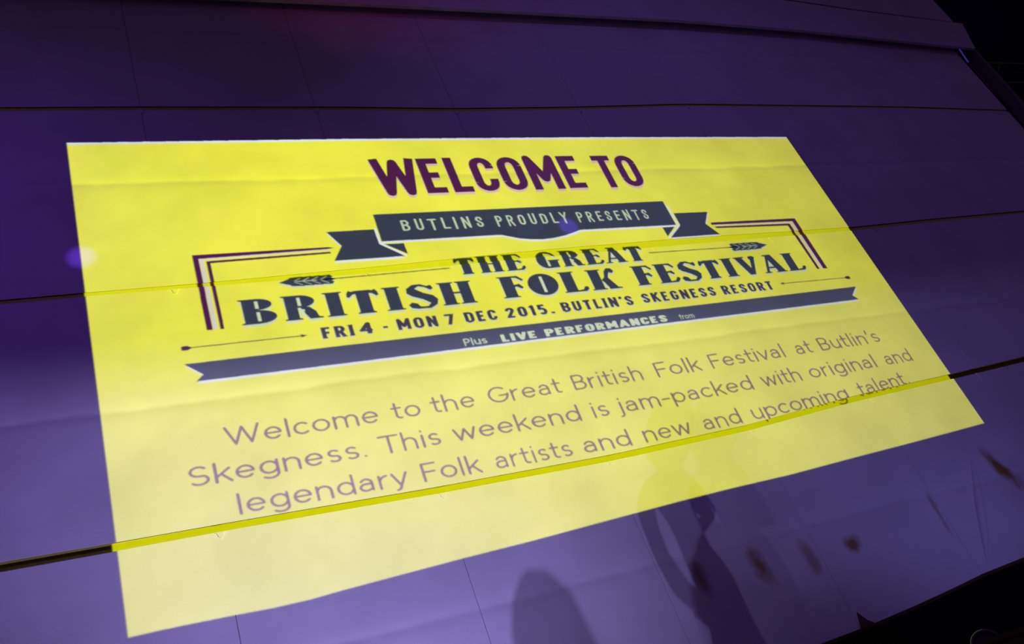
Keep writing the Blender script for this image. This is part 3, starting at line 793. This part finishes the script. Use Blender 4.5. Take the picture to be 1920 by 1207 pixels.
mb = MB(); mb.box((7.5, LAMP_Y - .12, fz), (9.4, fy, fz + .010), .0); keep(mb.build('hood', DARKMETAL), lb2)
mb = MB(); mb.lathe((8.2, LAMP_Y - .01, STAGE + .035), (0, 0, 1), [(.03, 0), (.03, .03), (.045, .05), (.05, .068), (0, .068)], 20); keep(mb.build('lamp', LENSM), lb2)

# ------------------------------------------------------------------ people on the stage, seen only by their shadows
def skin_body(name, verts, edges, radii, m, parent, root=0, sub=2):
    me = bpy.data.meshes.new(name); me.from_pydata([tuple(v) for v in verts], edges, []); me.update()
    o = bpy.data.objects.new(name, me); COL.objects.link(o)
    me.materials.append(m)
    sk = o.modifiers.new('skin', 'SKIN')
    if not me.skin_vertices: bpy.context.view_layer.objects.active = o
    for i, r in enumerate(radii):
        r = r if isinstance(r, tuple) else (r, r)
        me.skin_vertices[0].data[i].radius = r
        me.skin_vertices[0].data[i].use_root = (i == root)
    s = o.modifiers.new('sub', 'SUBSURF'); s.levels = sub; s.render_levels = sub
    dg = bpy.context.evaluated_depsgraph_get()
    ev = o.evaluated_get(dg); nm = bpy.data.meshes.new_from_object(ev)
    nm.polygons.foreach_set('use_smooth', [True] * len(nm.polygons))
    bpy.data.objects.remove(o)
    o = bpy.data.objects.new(name, nm); COL.objects.link(o)
    if parent: keep(o, parent)
    return o

def person():
    k = 2.73; py = WY - (WY - LAMP_Y) * (1 - 1 / k)
    lx = LAMP_X[0]
    def Q(u, v, dy=0.0):      # point of the figure whose shadow (right-hand lamp) falls on wall point u, v
        y = py + dy; kk = (WY - LAMP_Y) / (y - LAMP_Y)
        s = W(u, v)
        return Vector((lx + (s.x - lx) / kk, y, LAMP_Z + (s.z - LAMP_Z) / kk))
    foot = Q(.705, .0); foot.z = STAGE
    root = tag(empty('person', (foot.x, py, STAGE)), 'person in dark clothes standing on stage with bent arms, seen as the tall double shadow', 'person')
    V = []; E = []; R = []
    def add(p, r, par=None):
        V.append(p); R.append(r)
        if par is not None: E.append((par, len(V) - 1))
        return len(V) - 1
    pel = add(Q(.7180, .195), .068)
    wai = add(Q(.7170, .235), .060, pel)
    wa2 = add(Q(.7110, .280), .044, wai)
    che = add(Q(.7120, .320), .042, wa2)
    upc = add(Q(.7180, .375), .050, che)
    nec = add(Q(.7290, .412), .044, upc)
    hd0 = add(Q(.7400, .440), .046, nec)
    sl = add(Q(.6850, .388, -.02), .034, upc)
    s2 = add(Q(.6690, .366, -.03), .034, sl)
    ua = add(Q(.6610, .335, -.04), .024, s2)
    el = add(Q(.6590, .292, -.05), .022, ua)
    fa = add(Q(.6660, .250, -.10), .024, el)
    wr = add(Q(.6840, .220, -.14), .022, fa)
    sr = add(Q(.7430, .372, .02), .038, upc)
    er = add(Q(.7600, .334, .03), .020, sr)
    eb = add(Q(.7380, .322, -.12), .022, er)
    wr2 = add(Q(.7200, .318, -.20), .020, eb)
    for s, hu in ((-1, .6930), (1, .7150)):
        hip = add(Q(hu, .150), .060, pel)
        kn = Vector((foot.x + s * .08 + .02, py - .02, STAGE + .48)); kn = add(kn, .048, hip)
        an = add(Vector((foot.x + s * .10 + .02, py, STAGE + .09)), .036, kn)
        toe = add(Vector((foot.x + s * .12 + .02, py - .14, STAGE + .035)), .032, an)
    skin_body('clothes', V, E, R, CLOTHM, root)
    c = Q(.7600, .462)
    mb = MB()
    def ell(mb, c, rx, ry, rz, n=20, m=14, fn=None):
        vs = []; fs = []
        for j in range(m + 1):
            t = math.pi * j / m
            for i in range(n):
                a = 2 * math.pi * i / n
                p = Vector((rx * math.sin(t) * math.cos(a), ry * math.sin(t) * math.sin(a), rz * math.cos(t)))
                if fn: p = fn(p)
                vs.append(c + p)
        for j in range(m):
            for i in range(n):
                i2 = (i + 1) % n
                fs.append((j * n + i, j * n + i2, (j + 1) * n + i2, (j + 1) * n + i))
        mb.add(vs, fs)
    def jaw(p):
        if p.z < 0: p.x *= 1 + p.z * 2.2; p.y *= 1 + p.z * 1.2
        return p
    ell(mb, c, .075, .092, .112, fn=jaw)
    ell(mb, c + Vector((0, -.095, -.012)), .013, .020, .022, 8, 6)               # nose
    for s in (-1, 1): ell(mb, c + Vector((s * .077, .005, -.005)), .010, .022, .030, 8, 6)   # ears
    h = mb.build('head', SKINM, None, True); keep(h, root)
    mb = MB()
    for s in (-1, 1): ell(mb, c + Vector((s * .030, -.083, .008)), .012, .008, .007, 8, 6)
    e = mb.build('eye', mat('eye_dark', (.02, .02, .02), .3)[0], None, True); keep(e, root)
    mb = MB(); ell(mb, c + Vector((0, -.084, -.052)), .022, .008, .006, 8, 6); keep(mb.build('mouth', mat('lips', (.4, .15, .13), .5)[0], None, True), root)
    mb = MB(); ell(mb, c + Vector((0, .016, .020)), .080, .092, .104); keep(mb.build('hair', HAIRM, None, True), root)
    for w, el_, s in ((V[wr], V[fa], 1), (V[wr2], V[eb], -1)):
        d = (w - el_).normalized(); side = d.cross(Vector((0, 1, 0))).normalized()
        hv = [w - d * .02, w + d * .05]; hr = [(.024, .022), (.034, .018)]; he = [(0, 1)]
        for i, (o_, L) in enumerate(((-.024, .060), (-.008, .072), (.008, .068), (.024, .052))):
            b = len(hv)
            hv += [w + d * .078 + side * o_, w + d * (.078 + L * .55) + side * o_ + Vector((0, -.010, 0)), w + d * (.078 + L * .9) + side * o_ * .9 + Vector((0, -.030, 0))]
            hr += [(.010, .010), (.009, .009), (.007, .007)]; he += [(1, b), (b, b + 1), (b + 1, b + 2)]
        b = len(hv)
        hv += [w + d * .030 - side * s * .034, w + d * .062 - side * s * .050 + Vector((0, -.012, 0))]
        hr += [(.011, .011), (.009, .009)]; he += [(0, b), (b, b + 1)]
        skin_body('hand', hv, he, hr, SKINM, root, 0, 1)
    return root
person()

# unseen can added near the batten to cast the soft rounded shadow on the wall
def shadow_can(loc, label, h=.44, r=.052):
    x, y, z = loc
    t = tag(empty('shadow_caster', loc), label, 'stage light')
    mb = MB(); mb.lathe((x, y, z + h - .26), (0, 0, 1), [(0, 0), (r * 1.15, 0), (r * 1.12, .05), (r, .15), (r * .9, .20), (r * .62, .235), (r * .25, .258), (0, .26)], 28)
    keep(mb.build('housing', DARKMETAL, None, True), t)
    mb = MB(); mb.lathe((x, y, z + h - .262), (0, 0, -1), [(0, .002), (r * 1.0, .001), (r * 1.05, -.008)], 28); keep(mb.build('lens', LENSM, None, True), t)
    mb = MB(); mb.tube((x, y, z + .02), (x, y, z + h - .26), .012); mb.lathe((x, y, z), (0, 0, 1), [(0, 0), (.10, 0), (.10, .012), (.03, .022), (0, .022)], 24)
    keep(mb.build('stand', DARKMETAL), t)
    return t
k = 6.6; s = W(.470, .309); sy_ = LAMP_Y + 3.0 / k
shadow_can((LAMP_X[0] + (s.x - LAMP_X[0]) / k, sy_, STAGE), 'unseen black can on short stand near the floor batten, added for its soft round shadow', LAMP_Z + (s.z - LAMP_Z) / k - STAGE, .050)

# ------------------------------------------------------------------ dark things at the lower right: drape, wooden cabinet, lamp
mb = MB(); n = 240; x0, x1 = -4.0, 20.0; vs = []; fs = []
for i in range(n + 1):
    x = x0 + (x1 - x0) * i / n; yy_ = WY + .42 + .07 * math.sin(i * .9) + .03 * math.sin(i * 2.3)
    vs += [(x, yy_, STAGE), (x, yy_, EYE + .26 * D)]
m = len(vs); vs += [(a, b + .02, c) for a, b, c in vs]
for i in range(n):
    a = 2 * i; fs += [(a, a + 2, a + 3, a + 1), (m + a, m + a + 1, m + a + 3, m + a + 2)]
tag(obj('stage_drape', vs, fs, BLACKCLOTH, None, True), 'black pleated drape hanging below the bottom hem of the wall panels', 'drape')

cy = 3.45
ct = EYE + .0765 * cy
cab = tag(empty('wooden_cabinet', (1.35 * cy, cy, STAGE)), 'dark brown wooden cabinet whose top edge shows at the lower right corner', 'cabinet')
X0c, X1c = 1.020 * cy, 1.60 * cy
mb = MB(); mb.box((X0c + .02, cy, STAGE), (X1c - .02, cy + .55, ct - .03), .006); keep(mb.build('body', WOOD), cab)
mb = MB(); mb.box((X0c, cy - .02, ct - .03), (X1c, cy + .57, ct), .006); keep(mb.build('top', WOOD), cab)
mb = MB(); mb.tube((X0c + .5, cy - .03, STAGE + .6), (X0c + .9, cy - .03, STAGE + .6), .015)
mb.box((X0c + .5, cy - .03, STAGE + .585), (X0c + .52, cy + .005, STAGE + .615)); mb.box((X0c + .88, cy - .03, STAGE + .585), (X0c + .9, cy + .005, STAGE + .615))
keep(mb.build('handle', DARKMETAL), cab)
# round lamp head lying on the cabinet
lt_ = tag(empty('lamp_head', (1.082 * 4.15, 4.15, STAGE)), 'dark round lamp head with a glinting rim peeping over the wooden cabinet', 'stage light')
c = Vector((1.082 * 4.15, 4.15, EYE + .068 * 4.15))
d = Vector((-.55, -.80, .15)).normalized()
mb = MB(); mb.lathe(c + d * -.16, d, [(0, 0), (.045, .0), (.065, .04), (.082, .10), (.084, .19), (.078, .19), (.070, .17)], 32); keep(mb.build('housing', DARKMETAL, None, True), lt_)
mb = MB(); mb.lathe(c + d * .012, d, [(0, .012), (.04, .008), (.071, 0)], 32); keep(mb.build('lens', LENSM, None, True), lt_)
mb = MB(); mb.lathe(c + d * .024, d, [(.078, 0), (.087, .001), (.089, .007), (.086, .012), (.078, .011)], 40); keep(mb.build('rim', mat('polished_rim', (.16, .16, .2), .3, .6, 1.0)[0], None, True), lt_)
mb = MB(); mb.tube(c + Vector((0, 0, -.09)), (c.x, c.y, STAGE + .02), .014); mb.lathe((c.x, c.y, STAGE), (0, 0, 1), [(0, 0), (.12, 0), (.12, .012), (.03, .024), (0, .024)], 24); keep(mb.build('stand', DARKMETAL), lt_)
spot('blue_glint_light', (1.5, 1.0, 4.2), c, (.25, .18, 1), 6, 6, 1.0, .02)

# ------------------------------------------------------------------ beyond the right edge: truss in the dark, a small yellow lamp, a blue glowing strip
ty = WY + 2.2
def T(u, v, y=ty): return Vector((u * y, y, EYE + v * y))
tr_ = tag(empty('lighting_truss', T(2.25, 1.33)), 'dim lighting truss in the dark beyond the right edge of the wall', 'truss')
STEEL = noisy('dull_steel', (.22, .24, .03), (.14, .16, .03), 5.0, .5, .4)
a, b = T(2.10, 1.3235), T(2.75, 1.338)
off = Vector((0, .1, -.62))
mb = MB(); mb.tube(a, b, .022); keep(mb.build('chord', STEEL), tr_)
mb = MB(); mb.tube(a + off, b + off, .022); keep(mb.build('chord', STEEL), tr_)
for i in range(9):
    p = a.lerp(b, i / 9); q = a.lerp(b, (i + 1) / 9)
    mb = MB(); mb.tube(p + off if i % 2 else p, q if i % 2 else q + off, .012, 8); keep(mb.build('brace', STEEL), tr_)
yl = tag(empty('small_lamp', T(2.312, 1.2985, ty - .2)), 'tiny yellow lamp glowing at the right edge of the picture', 'lamp')
p = T(2.312, 1.2985, ty - .2)
mb = MB(); mb.lathe(p, (0, -1, 0), [(0, 0), (.05, .0), (.06, .05), (.055, .10)], 16); keep(mb.build('housing', DARKMETAL, None, True), yl)
mb = MB(); mb.lathe(p + Vector((0, -.08, 0)), (0, -1, 0), [(0, .03), (.03, .02), (.05, 0)], 16); keep(mb.build('bulb', glow('yellow_bulb', (.55, .5, .05), .8), None, True), yl)
spot('truss_light', T(2.45, 1.2, ty - 1.0), T(2.22, 1.33), (.8, .8, .1), 0.5, 60, 1.0, .05)
p, q = W(2.128, 1.374, WY - .012), W(2.117, 1.322, WY - .012)  # thin glowing blue streak along the edge, plain tail below it
p2 = W(2.111, 1.20, WY - .012)
sl_ = tag(empty('blue_streak', p), 'thin dim blue glowing strip on the right edge of the wall under the header', 'strip light')
mb = MB(); mb.tube(p, q, .014, 8); keep(mb.build('streak', glow('blue_glow', (.10, .05, .60), .32)), sl_)
mb = MB(); mb.tube(q, p2, .010, 8); keep(mb.build('streak_tail', FRAMEM), sl_)
